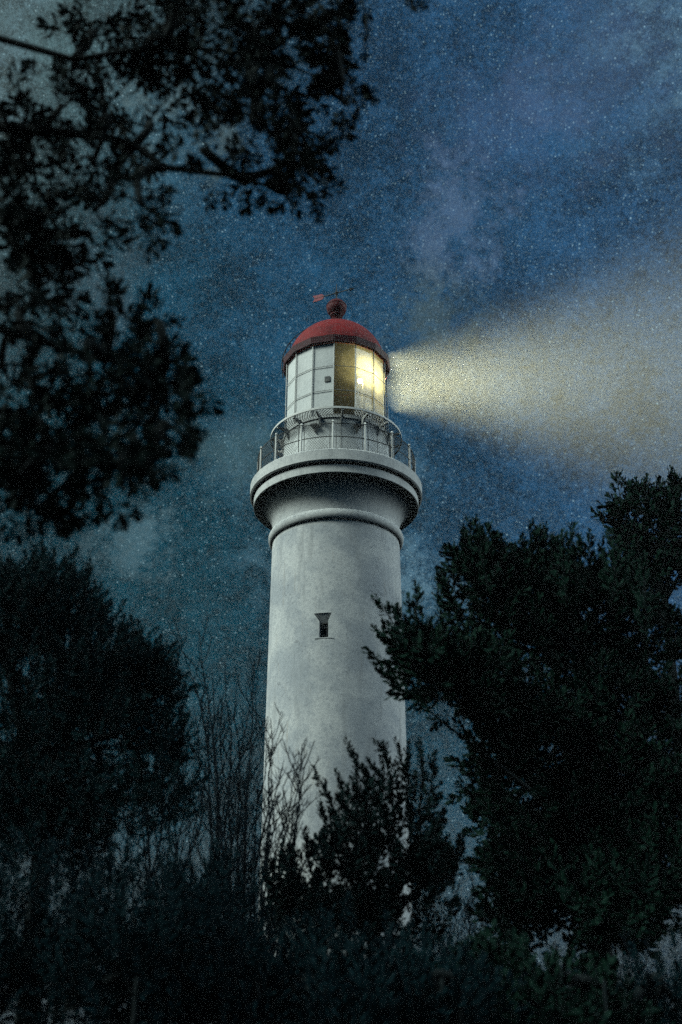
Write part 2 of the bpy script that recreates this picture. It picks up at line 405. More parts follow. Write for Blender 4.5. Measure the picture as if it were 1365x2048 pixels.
# catwalk of open grating round the lantern
cz = lt + 0.02; ci, cw = RP(103, 883), RP(130, 884)
cat0 = bpy.data.objects.new('catwalk', None); C.objects.link(cat0); cat0.parent = TOW
mb = MB(); mb.lathe([(cw, cz - 0.03), (cw + 0.03, cz - 0.03), (cw + 0.03, cz + 0.05), (cw, cz + 0.05)], 96, True)
mb.lathe([(ci + 0.02, cz - 0.02), (ci + 0.06, cz - 0.02), (ci + 0.06, cz + 0.02), (ci + 0.02, cz + 0.02)], 96, True)
mb.build('catwalk_rim', M_WHITE, cat0)
mb = MB(); nb = 8; span = 22.5
for k in range(nb):
    for s in (1, -1):
        a0 = (k + 0.5) / nb * span; da = s * 9.0
        mb.tube([ang(a0 + da * q - 11.25, ci + 0.04 + (cw - ci - 0.04) * q, cz) for q in np.linspace(0, 1, 4)], 0.012, 4, False)
grate = mb.build('grating', M_IRON, cat0)
mb = MB()
V = [(-.03, -ci - 0.01, cz - 0.45), (-.03, -ci - 0.01, cz - 0.03), (-.03, -cw, cz - 0.03), (-.03, -cw, cz - 0.09), (-.03, -ci - 0.22, cz - 0.14), (-.03, -ci - 0.06, cz - 0.45)]
V = V + [(x + .06, y, z) for x, y, z in V]
mb.add(V, [(5, 4, 3, 2, 1, 0), (6, 7, 8, 9, 10, 11)] + [(i, (i + 1) % 6, (i + 1) % 6 + 6, i + 6) for i in range(6)])
brk = mb.build('bracket', M_WHITE, cat0)
for o, ph in ((grate, 11.25 - 17), (brk, -17)):
    o.rotation_euler.z = R(ph)
    for k in range(1, 16): dup(o, R(ph + 22.5 * k))

# lantern: fifteen facets, blank sheets on the landward side, glass on the lit side
LR = RP(100, 790); LZ0, LZ1 = lt, Z(742)
VA = [-3 + 24 * k for k in range(15)]
lan = bpy.data.objects.new('lantern_room', None); C.objects.link(lan); lan.parent = TOW
def facet(a0, a1, r, th, z0, z1):
    v = []
    for rr_ in (r, r - th):
        v += [ang(a0, rr_, z0), ang(a1, rr_, z0), ang(a1, rr_, z1), ang(a0, rr_, z1)]
    return v, [(0, 1, 2, 3), (7, 6, 5, 4), (0, 4, 5, 1), (3, 2, 6, 7), (1, 5, 6, 2), (0, 3, 7, 4)]
for k in range(15):
    a0, a1 = VA[k], VA[k] + 24
    mb = MB(); mb.add(*facet(a0, a1, LR, 0.03 if k > 4 else 0.012, LZ0 + 0.02, LZ1))
    if k > 4: mb.build('blank_panel', M_PANEL, lan)
    else: mb.build('glass_pane', (M_FAINT, M_GLASS, M_GLASS, M_CLEAR, M_CLEAR)[k], lan)
for a in VA:
    mb = MB(); mb.tube([ang(a - 0.6, LR + 0.045, LZ0), ang(a, LR + 0.045, (LZ0 + LZ1) / 2), ang(a + 0.6, LR + 0.045, LZ1)], 0.020, 6)
    mb.build('upright_bar', M_WHITE, lan)
for q in (0.345, 0.675):
    z = LZ0 + (LZ1 - LZ0) * q; mb = MB()
    for a in VA: mb.tube([ang(a, LR + 0.04, z), ang(a + 24, LR + 0.04, z)], 0.013, 5)
    mb.build('cross_bar', M_WHITE, lan)
mb = MB(); p = ang(-10, LR * math.cos(R(12)) + 0.03, LZ0 + (LZ1 - LZ0) * 0.50)
mb.box(p, (0.20, 0.03, 0.22), Matrix.Rotation(R(-15), 3, 'Z')); mb.build('vent_grille', M_WIRE, lan)
mb = MB(); mb.lathe([(0.02, LZ0 + 0.03), (LR - 0.06, LZ0 + 0.03)], 48); mb.build('lantern_floor', M_DARK, lan)
mb = MB()
for k in range(5, 15):
    mb.add(*facet(VA[k] + 0.3, VA[k] + 23.7, LR - 0.06, 0.03, LZ0 + 0.04, LZ1 - 0.02))
mb.build('inner_lining', M_DARK, lan)
mb = MB()       # curtain hung low inside the right hand panes
cp = [ang(a, LR - 0.22 + 0.05 * math.sin(a * 0.9), 0) for a in np.linspace(40, 112, 60)]
z0, z1 = LZ0 + 0.05, LZ0 + (LZ1 - LZ0) * 0.30
mb.add([p + Vector((0, 0, z0)) for p in cp] + [p + Vector((0, 0, z1)) for p in cp], [(i, i + 1, 61 + i, 60 + i) for i in range(59)])
cu = mb.build('curtain', M_CLOTH, lan, True)
so = cu.modifiers.new('thick', 'SOLIDIFY'); so.thickness = 0.01

# lamp and lens
LP = P(721, 762, D - 0.85); LP = Vector((LP.x, -0.85, LP.z))
op = bpy.data.objects.new('lamp_optic', None); C.objects.link(op); op.parent = TOW
mb = MB()
mb.tube([(LP.x, LP.y, LZ0 + 0.03), (LP.x, LP.y, LZ0 + 0.1)], 0.34, 20); mb.tube([(LP.x, LP.y, LZ0 + 0.1), (LP.x, LP.y, LP.z - 0.50)], 0.10, 16)
mb.tube([(LP.x, LP.y, LP.z - 0.50), (LP.x, LP.y, LP.z - 0.42)], 0.17, 24)
mb.build('pedestal', M_BRASS, op)
mb = MB(); mb.tube([(LP.x, LP.y, LP.z + 0.42), (LP.x, LP.y, LP.z + 0.48)], 0.17, 24)
for k in range(2):
    a = 0.9 + math.pi * k
    mb.tube([(LP.x + 0.15 * math.cos(a), LP.y + 0.15 * math.sin(a), LP.z - 0.42), (LP.x + 0.15 * math.cos(a), LP.y + 0.15 * math.sin(a), LP.z + 0.42)], 0.015, 6)
mb.build('lens_frame', M_BRASS, op)
mb = MB(); prof = []
for k in range(13):
    z = -0.41 + 0.82 * k / 12; bul = 0.30 - 0.12 * (z / 0.41) ** 2
    prof += [(bul - 0.02, z), (bul + 0.01, z + 0.055)] if k < 12 else [(bul - 0.02, z)]
V = MB(); V.lathe(prof, 40)
mb.add([(x + LP.x, y + LP.y, z + LP.z) for x, y, z in V.v], V.f); mb.build('lens', M_LENS, op)
V = MB(); V.lathe([(0.001 + 0.085 * math.sin(u), -0.085 * math.cos(u)) for u in np.linspace(0, math.pi, 14)], 24)
mb = MB(); mb.add([(x + LP.x, y + LP.y, z + LP.z) for x, y, z in V.v], V.f); mb.build('bulb', M_LAMP, op, True)
bd = bpy.data.lights.new('lamp_beam', 'AREA'); bd.shape = 'ELLIPSE'; bd.size = 1.9; bd.size_y = 2.5; bd.energy = 36000; bd.color = (1.0, 0.93, 0.54); bd.spread = R(58)
bo = bpy.data.objects.new('lamp_beam', bd); C.objects.link(bo); bo.location = Vector((2.17, D + 0.15, P(721, 760, D).z))
bo.rotation_euler = (-Vector((1.0, 0.32, 0.235))).to_track_quat('Z', 'Y').to_euler()

# roof
roof = None
dr, dz = RP(99, 737), Z(737)
mb = MB(); mb.lathe([(dr * math.cos(u), dz - 0.02 + dr * math.sin(u)) for u in np.linspace(0.0, R(87), 22)], 96)
roof = mb.build('roof', M_RED, TOW, True)
mb = MB()
r_t, z_t, r_b, z_b = RP(108.5, 731), Z(731), RP(106.5, 742), Z(742)
pol = [VA[k] for k in range(15)]
def polyring(ra, za, rb_, zb_):
    v = [ang(a, ra, za) for a in pol] + [ang(a, rb_, zb_) for a in pol]
    mb.add(v, [(i, (i + 1) % 15, 15 + (i + 1) % 15, 15 + i) for i in range(15)])
polyring(r_b, z_b, r_t, z_t); polyring(r_t, z_t, dr - 0.06, z_t + 0.06); polyring(LR - 0.08, z_b + 0.04, r_b, z_b)
mb.build('roof_fascia', M_MAROON, roof)
mb = MB(); mb.lathe([(0.02, z_b + 0.06), (LR - 0.07, z_b + 0.06)], 48); mb.build('lantern_ceiling', M_DARK, lan)
bz, bx = Z(617), 0.0
br_ = RP(20, 617); pz = dz + dr - 0.06
V = [(0.30, pz), (0.24, pz + 0.10), (0.20, pz + 0.22), (0.20, bz - br_ * 0.98), (0.26, bz - br_ * 0.96), (0.26, bz - br_ * 0.86), (0.22, bz - br_ * 0.83)]
V += [(br_ * math.sin(u), bz - br_ * math.cos(u)) for u in np.linspace(R(42), R(100), 10)] + [(br_ * 1.03, bz + br_ * 0.22), (br_ * 1.03, bz + br_ * 0.26)] + [(br_ * math.sin(u), bz - br_ * math.cos(u)) for u in np.linspace(R(107), R(178), 10)]
mb = MB(); mb.lathe(V, 40); mb.build('ball_finial', m_paint('finial_red_paint', (0.11, 0.008, 0.010), (0.05, 0.005, 0.008), 0.7), roof, True)
# ladder hoops over the left of the dome
mb = MB()
def hoop(az, u, off):
    a = R(az); h = (dr + off) * math.cos(u); return Vector((h * math.sin(a), -h * math.cos(a), dz + (dr + off) * math.sin(u)))
us = np.linspace(R(-6), R(72), 16)
for az in (-99, -84): mb.tube([hoop(az, u, 0.20) for u in us], 0.022, 6)
for u in us[1::2]:
    mb.tube([hoop(-99, u, 0.20), hoop(-84, u, 0.20)], 0.014, 5)
for u in us[2::5]:
    for az in (-99, -84): mb.tube([hoop(az, u, 0.20), hoop(az, u, -0.03)], 0.014, 5)
mb.build('ladder', M_IRON, roof)
# weather vane
van = bpy.data.objects.new('weather_vane', None); C.objects.link(van); van.parent = TOW
mb = MB(); vz0 = bz + br_ * 0.97; vz1 = Z(568); vh = Z(586)
mb.tube([(0, 0, vz0), (0, 0, vz1)], [0.035, 0.016], 6); mb.tube([(0, 0, vh - 0.09), (0, 0, vh), (0, 0, vh + 0.09)], [0.045, 0.085, 0.045], 8)
mb.build('spindle', M_IRON, van)
ad = Vector((math.cos(R(24)), -math.sin(R(24)), 0)); sc_ = RP(1, 586) / math.cos(R(24))
mb = MB(); c0 = Vector((0, 0, vh))
mb.tube([c0 - ad * 44 * sc_, c0 + ad * 30 * sc_], 0.022, 6)
mb.tube([c0 + ad * 27 * sc_, c0 + ad * 36 * sc_], [0.085, 0.004], 6); mb.build('arrow', M_IRON, van)
mb = MB(); o2 = [(-48, 6.5), (-44, 0), (-48, -6.5), (-29, -6.0), (-24, 0), (-29, 6.0)]
tn = ad.cross(Vector((0, 0, 1)))
V = [c0 + ad * x * sc_ + Vector((0, 0, y * sc_ * 1.1)) + tn * s * 0.012 for s in (-1, 1) for x, y in o2]
mb.add(V, [(0, 1, 4, 5), (1, 2, 3, 4), (6, 11, 10, 7), (7, 10, 9, 8)] + [(i, i + 6, (i + 1) % 6 + 6, (i + 1) % 6) for i in range(6)])
mb.build('vane_tail', m_paint('red_vane_paint', (0.30, 0.015, 0.03), (0.18, 0.012, 0.02)), van)

# ------------------------------------------------------------------ foliage machinery
def leaf(L, W):
    return np.array([(0, 0, 0), (W * .28, L * .35, W * .10), (W * .5, L * .72, W * .16), (0, L, 0), (-W * .5, L * .72, W * .16), (-W * .28, L * .35, W * .10)])
LEAF_F = np.array([(0, 1, 2, 3), (0, 3, 4, 5)])
def rot_to(d, roll):
    d = d / np.linalg.norm(d); up = np.array((0, 0, 1.0)) if abs(d[2]) < 0.95 else np.array((1.0, 0, 0))
    x = np.cross(up, d); x /= np.linalg.norm(x); y = np.cross(d, x)
    c, s = math.cos(roll), math.sin(roll)
    return np.stack([c * x + s * y, -s * x + c * y, d], axis=1)
def sprig(nl, ll, lw, open0=70, open1=22, start=0.1):
    """unit sprig along +Z: a stem with leaves set round it, closing toward the tip"""
    V = []; Fq = []; b = 0
    for r_, z_ in ((0.012, 0.0), (0.006, 1.0)):
        for j in range(3): V.append((r_ * math.cos(j * 2.094), r_ * math.sin(j * 2.094), z_))
    for j in range(3): Fq.append((j, (j + 1) % 3, 3 + (j + 1) % 3, 3 + j))
    b = 6; phi = rng.uniform(0, 6.28)
    for i in range(nl):
        tt = start + (1 - start) * (i / (nl - 1)) ** 0.85; phi += 2.4 + rng.normal(0, 0.25)
        op_ = R(open0 + (open1 - open0) * tt + rng.normal(0, 9)); L = ll * rng.uniform(0.75, 1.15) * (0.8 + 0.2 * math.sin(tt * 3.1))
        d = np.array((math.sin(op_) * math.cos(phi), math.sin(op_) * math.sin(phi), math.cos(op_)))
        yv = d; out = np.array((math.cos(phi), math.sin(phi), 0)); nrm = np.cross(np.cross(d, out + np.array((0, 0, -.3))), d); nrm = np.array((0, 0, 1.0)) - d * d[2] if np.linalg.norm(nrm) < 1e-3 else nrm
        nrm = nrm / np.linalg.norm(nrm); xv = np.cross(yv, nrm)
        lf = leaf(L, lw * rng.uniform(0.8, 1.2)); lf[3, 2] -= L * 0.08
        V += list(lf[:, :1] * xv + lf[:, 1:2] * yv + lf[:, 2:3] * nrm + np.array((0, 0, tt)))
        Fq += [tuple(f + b) for f in LEAF_F]; b += 6
    return np.array([tuple(v) for v in V]), np.array(Fq)
def quads_obj(name, verts, quads, m, parent):
    me = bpy.data.meshes.new(name); nv, nf = len(verts), len(quads)
    me.vertices.add(nv); me.vertices.foreach_set('co', np.ascontiguousarray(verts, dtype=np.float32).ravel())
    me.loops.add(nf * 4); me.loops.foreach_set('vertex_index', np.ascontiguousarray(quads, dtype=np.int32).ravel())
    me.polygons.add(nf); me.polygons.foreach_set('loop_start', np.arange(0, nf * 4, 4, dtype=np.int32))
    me.update(calc_edges=True); me.materials.append(m)
    o = bpy.data.objects.new(name, me); C.objects.link(o); o.parent = parent
    return o
SP_BROAD = [sprig(15, 0.46, 0.20) for _ in range(5)]                     # banksia-like, spoon shaped leaves
SP_ROSE = [sprig(11, 0.58, 0.24, 95, 25, 0.3) for _ in range(5)]        # rosettes on the near bough
SP_FINE = [sprig(22, 0.26, 0.085, 60, 25) for _ in range(5)]             # small leaved tea tree
SP_SHOOT = [sprig(8, 0.52, 0.21, 58, 20) for _ in range(5)]              # open shoots with separate leaves
SP_LONG = [sprig(11, 0.42, 0.11, 50, 18) for _ in range(4)]              # loose long leaves
class Foliage:
    def __init__(s, kinds): s.k = kinds; s.v = []; s.f = []; s.n = 0
    def put(s, p, d, size, kinds=None):
        kk = kinds or s.k; V, Q = kk[int(rng.integers(len(kk)))]
        M = rot_to(np.array(d, float), rng.uniform(0, 6.28))
        s.v.append((V * size) @ M.T + np.array(p)); s.f.append(Q + s.n); s.n += len(V)
    def build(s, name, m, parent):
        v = np.concatenate(s.v) - np.array(parent.location); return quads_obj(name, v, np.concatenate(s.f), m, parent)
def bez(p0, p1, bend, n=7):
    """gently bent path, rising first then spreading"""
    p0, p1 = Vector(p0), Vector(p1); mid = (p0 + p1) / 2 + Vector(bend)
    return [p0 * (1 - q) ** 2 + mid * 2 * q * (1 - q) + p1 * q * q for q in np.linspace(0, 1, n)]
def rv(s=1.0): return Vector(rng.normal(0, s, 3))

class Plant:
    """tree or shrub: trunk with limbs (one part) and crown of leaf sprigs (one part)"""
    def __init__(s, name, label, cat, base, kinds, leafm, group=None, barkm=None):
        s.root = empty(name, base, label, cat, group); s.base = Vector(base)
        s.wood = MB(); s.fol = Foliage(kinds); s.lm = leafm; s.bm = barkm or M_BARK
    def limb(s, pts, r0, r1, n=6):
        m_ = len(pts); s.wood.tube([Vector(p) - s.base for p in pts], [r0 + (r1 - r0) * i / (m_ - 1) for i in range(m_)], n)
    def lobe(s, fork, px, py, rx, ry, d, cnt, size, up=0.55, thick=None, hollow=0.5, keep=0.0, dirv=None):
        """leafy lobe centred at photo pixel px,py and distance d; branchlets run to it from the fork"""
        c = P(px, py, d); k = depth_of(c) / F
        a, b_, th = rx * k, ry * k, (thick or rx * 0.8) * k
        fork = Vector(fork)
        s.limb(bez(fork, c, rv(0.12) + Vector((0, 0, 0.15))), 0.045 * (size / 0.3) ** 0.5, 0.016)
        for q in range(max(3, int(cnt // 14))):
            v = rv().normalized(); tip = c + RIGHT * v.x * a * 0.85 + Vector((0, 1, 0)) * v.y * th * 0.85 + Vector((0, 0, 1)) * v.z * b_ * 0.85
            st = fork.lerp(c, rng.uniform(0.55, 1.0)); s.limb(bez(st, tip, rv(0.05), 5), 0.012, 0.004, 4)
        ph = rng.uniform(0, 6.28, 6)
        for _ in range(int(cnt)):
            v = rv().normalized(); q = rng.uniform(0, 1) ** hollow
            g = math.sin(v.x * q * 5 + ph[0]) * math.sin(v.z * q * 5 + ph[1]) + math.sin(v.x * q * 9 + v.z * 6 * q + ph[2]) * 0.6
            if g < keep - 0.9: continue
            p = c + RIGHT * v.x * q * a + Vector((0, 1, 0)) * v.y * q * th + Vector((0, 0, 1)) * v.z * q * b_
            dd = v * 0.55 + Vector((0, 0, up)) + rv(0.28)
            if dirv: dd += Vector(dirv)
            s.fol.put(p, dd, size * rng.uniform(0.7, 1.2))
    def leader(s, pts, d, size, n=7, r=0.012, spread=0.55):
        """leafy shoot along photo pixels, base first, tip last"""
        w = [P(x, y, d) for x, y in pts]
        path = []
        for i in range(len(w) - 1):
            for q in np.linspace(0, 1, 5)[:-1]: path.append(w[i].lerp(w[i + 1], q))
        path.append(w[-1]); s.limb(path, r, 0.004, 4)
        for i in range(n):
            q = (i + 1) / n; j = min(int(q * (len(path) - 1)), len(path) - 2); p = path[j].lerp(path[j + 1], q * (len(path) - 1) - j)
            ax = (path[j + 1] - path[j]).normalized()
            dd = ax + rv(spread) * (1 - 0.75 * q); s.fol.put(p - ax * size * 0.5, dd, size * (1.0 - 0.35 * q) * rng.uniform(0.85, 1.1), SP_SHOOT if s.fol.k is SP_BROAD else None)
    def done(s, fname='crown', wname='trunk'):
        s.wood.build(wname, s.bm, s.root, True)
        if s.fol.v: s.fol.build(fname, s.lm, s.root)
        return s.root

# ------------------------------------------------------------------ big leafy tree on the right
def gz(px, d, z=0.0): p = P(px, 1900, d); return Vector((p.x, d, z))
T = Plant('broadleaf_tree', 'large dark leafy tree right of the tower, one bough crossing its edge', 'tree', gz(1190, 11.5), SP_BROAD, M_LEAF_R)
b0 = gz(1190, 11.5); f1 = P(1170, 1650, 11.4); f2 = P(1210, 1400, 11.6); f3 = P(1060, 1560, 11.0)
T.limb(bez(b0, f1, (0.1, 0, 0)), 0.16, 0.10, 9); T.limb(bez(f1, f2, (0.08, 0, 0)), 0.10, 0.06, 8); T.limb(bez(f1, f3, (0, 0, -0.05)), 0.08, 0.045, 8)
S = 0.26
for (fk, px, py, rx, ry, d, n) in (
    (f2, 955, 1135, 50, 62, 11.2, 70), (f2, 1010, 1175, 95, 75, 11.2, 150), (f2, 1085, 1150, 65, 65, 11.6, 100), (f2, 1150, 1200, 75, 75, 11.8, 110), (f2, 1225, 1190, 70, 60, 12.0, 90),
    (f2, 1150, 1290, 130, 90, 11.8, 200), (f2, 1290, 1290, 110, 110, 12.0, 190), (f2, 1050, 1270, 100, 70, 11.3, 140), (f1, 1330, 1440, 100, 130, 11.5, 210),
    (f2, 1180, 1420, 150, 110, 11.4, 260), (f1, 1110, 1520, 110, 110, 11.2, 190), (f1, 1260, 1570, 140, 130, 11.2, 300), (f1, 1150, 1680, 140, 130, 11.0, 300),
    (f1, 1290, 1740, 120, 130, 10.9, 270), (f1, 1180, 1830, 150, 110, 10.6, 280), (f1, 1330, 1620, 80, 120, 11, 150), (f1, 1075, 1790, 70, 110, 10.8, 130), (f3, 985, 1570, 50, 70, 10.8, 34), (f3, 1000, 1660, 50, 70, 10.8, 40), (f1, 1010, 1750, 45, 80, 10.8, 40), (f1, 1030, 1860, 55, 60, 10.8, 46)):
    T.lobe(fk, px, py, rx - 14, ry - 30, d, n * 0.85, S, keep=0.32, thick=rx * 0.55)
for (fk, px, py, rx, ry, d, n) in (
    (f3, 965, 1340, 70, 40, 10.4, 70), (f3, 900, 1345, 80, 42, 10.2, 90), (f3, 850, 1315, 50, 42, 10.0, 45), (f3, 930, 1400, 80, 42, 10.3, 60), (f3, 990, 1450, 70, 55, 10.5, 60),
    (f3, 1010, 1540, 60, 60, 10.7, 60), (f3, 1050, 1420, 70, 60, 10.7, 80)):
    T.lobe(fk, px, py, rx - 8, ry - 8, d, n, 0.26, keep=0.2, thick=rx * 0.5)
for pts, n in ((((960, 1160), (945, 1095), (940, 1042)), 9), (((1080, 1130), (1075, 1060)), 7), (((990, 1150), (985, 1100)), 5), (((900, 1200), (885, 1150)), 6),
               (((1110, 1140), (1105, 1085)), 5), (((1165, 1160), (1160, 1085)), 6), (((1200, 1170), (1205, 1095)), 6), (((1245, 1160), (1240, 1105)), 5), (((920, 1150), (912, 1100)), 5), (((935, 1240), (895, 1215)), 5)):
    T.leader(pts, 11.0, 0.27, n + 3, spread=0.45)
for x, y in ((890, 1165), (905, 1135), (925, 1080), (955, 1070), (972, 1100), (1005, 1108), (1025, 1118), (1045, 1100), (1062, 1075), (1090, 1080), (1125, 1095), (1140, 1075), (1180, 1090), (1222, 1088), (1262, 1120), (1285, 1150), (875, 1195)):
    T.leader(((x + rng.uniform(-5, 25), y + 110), (x + rng.uniform(-4, 12), y + 35), (x, y - 22)), 11.2 + rng.normal(0, .4), 0.25, 12, 0.007, 0.42)
for pts, n in ((((880, 1330), (800, 1270), (762, 1203)), 13), (((860, 1300), (805, 1240), (788, 1215)), 8), (((850, 1280), (833, 1230), (836, 1178)), 9), (((890, 1370), (800, 1345), (738, 1308)), 13),
               (((850, 1345), (790, 1310), (755, 1262)), 10), (((870, 1390), (800, 1380), (765, 1345)), 9), (((900, 1400), (840, 1400), (795, 1385)), 8), (((860, 1290), (862, 1250)), 6), (((890, 1300), (900, 1270)), 5)):
    T.leader(pts, 10.0, 0.26, n, 0.010, 0.45)
for pts, n in ((((1060, 1580), (960, 1500), (880, 1440), (835, 1400)), 7),):
    T.leader(pts, 10.4, 0.2, n, 0.022)
for _ in range(26):                       # hanging shoots with long loose leaves along the left side of the crown
    x, y = rng.uniform(925, 1010), rng.uniform(1560, 1830); x += (y - 1600) * 0.16
    T.leader(((x + 90, y + 80), (x + 40, y + 20), (x, y - 10)), 10.5, 0.22, 5, 0.006, 0.5)
T.done()

T = Plant('slender_tree', 'thin topped tree in the far right corner of the view, rising above the leafy tree', 'tree', gz(1345, 17), SP_BROAD, M_LEAF_R)
b0 = gz(1345, 17); f1 = P(1330, 1200, 17)
T.limb(bez(b0, f1, (0.2, 0, 0)), 0.17, 0.06, 8)
for (px, py, rx, ry, n) in ((1275, 1030, 50, 45, 42), (1325, 1085, 70, 50, 80), (1350, 1010, 35, 40, 34), (1300, 1160, 80, 60, 110), (1260, 1090, 40, 45, 34), (1370, 1130, 50, 90, 90)):
    T.lobe(f1, px, py, rx - 8, ry - 14, 17, n * 0.85, 0.36, keep=0.25)
for pts, n in ((((1260, 1040), (1240, 990), (1234, 950)), 8), (((1290, 1020), (1300, 960)), 6), (((1345, 1010), (1340, 945)), 6), (((1280, 1090), (1225, 1050), (1195, 1025)), 7), (((1275, 1010), (1270, 965)), 5), (((1355, 1000), (1362, 960)), 5), (((1320, 1060), (1318, 990)), 6)):
    T.leader(pts, 17, 0.42, n)
T.done()

# ------------------------------------------------------------------ banksia shrub before the foot of the tower
T = Plant('banksia_shrub', 'upright dark shrub with spoon shaped leaves before the foot of the tower', 'shrub', gz(740, 10), SP_BROAD, M_LEAF_C)
b0 = gz(740, 10); f1 = P(740, 1880, 10)
for dx in (-0.12, 0.0, 0.14): T.limb(bez(b0 + Vector((dx, 0, 0)), f1 + Vector((dx * 2.5, 0, 0)), (dx, 0, 0)), 0.045, 0.028)
for (px, py, rx, ry, n) in ((735, 1650, 62, 70, 60), (770, 1740, 100, 60, 85), (690, 1740, 70, 60, 55), (720, 1830, 120, 65, 120), (840, 1680, 40, 60, 26), (850, 1770, 70, 60, 55), (605, 1775, 50, 45, 34), (640, 1830, 80, 55, 60), (900, 1745, 38, 40, 28), (800, 1860, 110, 60, 90), (590, 1850, 60, 60, 40)):
    T.lobe(f1, px, py, rx * 0.9, ry * 0.9, 10, n * 0.8, 0.19, 0.9, thick=60, keep=0.15)
for pts, n in ((((735, 1680), (715, 1580), (712, 1530), (698, 1487)), 13), (((690, 1720), (680, 1640), (655, 1590), (631, 1543)), 13), (((710, 1660), (690, 1600), (676, 1548)), 9), (((760, 1660), (765, 1560), (742, 1525)), 10),
               (((790, 1660), (780, 1560), (770, 1490)), 11), (((800, 1640), (790, 1540), (758, 1488)), 9), (((830, 1700), (815, 1580), (796, 1485)), 12), (((840, 1640), (845, 1560), (838, 1482)), 11), (((850, 1640), (865, 1560), (870, 1515)), 9),
               (((830, 1600), (815, 1540), (818, 1490)), 8), (((845, 1740), (870, 1650), (838, 1625)), 8), (((640, 1800), (615, 1720), (614, 1665)), 9), (((600, 1800), (575, 1730), (566, 1690)), 7), (((660, 1760), (640, 1690), (650, 1660)), 7), (((890, 1760), (920, 1700), (926, 1672)), 9),
               (((880, 1760), (890, 1710), (868, 1695)), 7), (((860, 1770), (850, 1720), (848, 1690)), 6), (((720, 1640), (735, 1560), (728, 1535)), 8), (((560, 1830), (545, 1790), (540, 1760)), 6), (((690, 1700), (650, 1640), (645, 1610)), 8)):
    T.leader(pts, 10, 0.175, n + 5, 0.009, 0.40)
T.done('crown', 'stems')

# ------------------------------------------------------------------ tea trees on the left
T = Plant('tea_tree', 'broad dark tea tree filling the left side below the overhanging boughs', 'tree', gz(60, 8.5), SP_FINE, M_LEAF_L)
b0 = gz(60, 8.5); f1 = P(90, 1600, 8.4); f2 = P(150, 1420, 8.5); f3 = P(20, 1350, 8.5)
T.limb(bez(b0, f1, (0.1, 0, 0)), 0.11, 0.07, 8); T.limb(bez(f1, f2, (0.05, 0, 0)), 0.06, 0.035); T.limb(bez(f1, f3, (-0.05, 0, 0)), 0.06, 0.035)
for (fk, px, py, rx, ry, n) in ((f3, 80, 1230, 100, 80, 190), (f3, 0, 1260, 90, 90, 150), (f2, 150, 1260, 70, 80, 130), (f2, 190, 1350, 110, 80, 220), (f3, 60, 1400, 130, 110, 300), (f2, 265, 1370, 75, 65, 130), (f2, 310, 1380, 50, 55, 62),
                                (f1, 170, 1470, 130, 80, 230), (f1, 300, 1530, 70, 55, 70), (f1, 40, 1530, 110, 80, 170), (f1, 200, 1600, 170, 50, 130), (f1, 60, 1670, 120, 60, 110), (f1, 330, 1480, 40, 50, 36), (f3, 90, 1175, 60, 40, 70), (f3, 10, 1190, 60, 50, 60), (f1, 230, 1650, 130, 60, 100), (f1, 320, 1600, 70, 50, 46), (f1, 90, 1590, 130, 60, 190), (f1, 90, 1690, 110, 60, 150), (f1, 0, 1600, 80, 100, 110), (f2, 240, 1440, 90, 70, 130)):
    T.lobe(fk, px, py, rx, ry, 8.5, n * 1.05, 0.21, 0.6, keep=0.05)
for pts, n in ((((110, 1190), (105, 1130), (108, 1095)), 9), (((90, 1190), (85, 1110)), 7), (((140, 1190), (150, 1125)), 7), (((165, 1210), (180, 1140)), 7), (((60, 1190), (62, 1125)), 6), (((30, 1190), (35, 1130)), 6), (((195, 1270), (215, 1220)), 6), (((230, 1320), (262, 1262)), 6),
               (((260, 1330), (285, 1258)), 7), (((310, 1350), (335, 1310), (345, 1290)), 7), (((330, 1380), (352, 1330)), 7), (((0, 1200), (-5, 1120)), 6), (((240, 1310), (245, 1262)), 5), (((330, 1500), (370, 1490)), 5)):
    T.leader(pts, 8.5, 0.17, n, 0.007, 0.4)
T.leader(((330, 1330), (365, 1285), (345, 1232)), 8.5, 0.1, 3, 0.008)
for x, y in ((20, 1125), (50, 1112), (75, 1118), (128, 1115), (165, 1150), (190, 1175), (205, 1205), (228, 1240), (255, 1285), (275, 1275), (300, 1300), (320, 1295), (340, 1335), (360, 1370), (365, 1420), (350, 1455), (375, 1500), (340, 1530), (360, 1560)):
    T.leader(((x - 45, y + 75), (x - 14, y + 32), (x, y)), 8.5 + rng.normal(0, .3), 0.14, 8, 0.005, 0.42)
T.done()

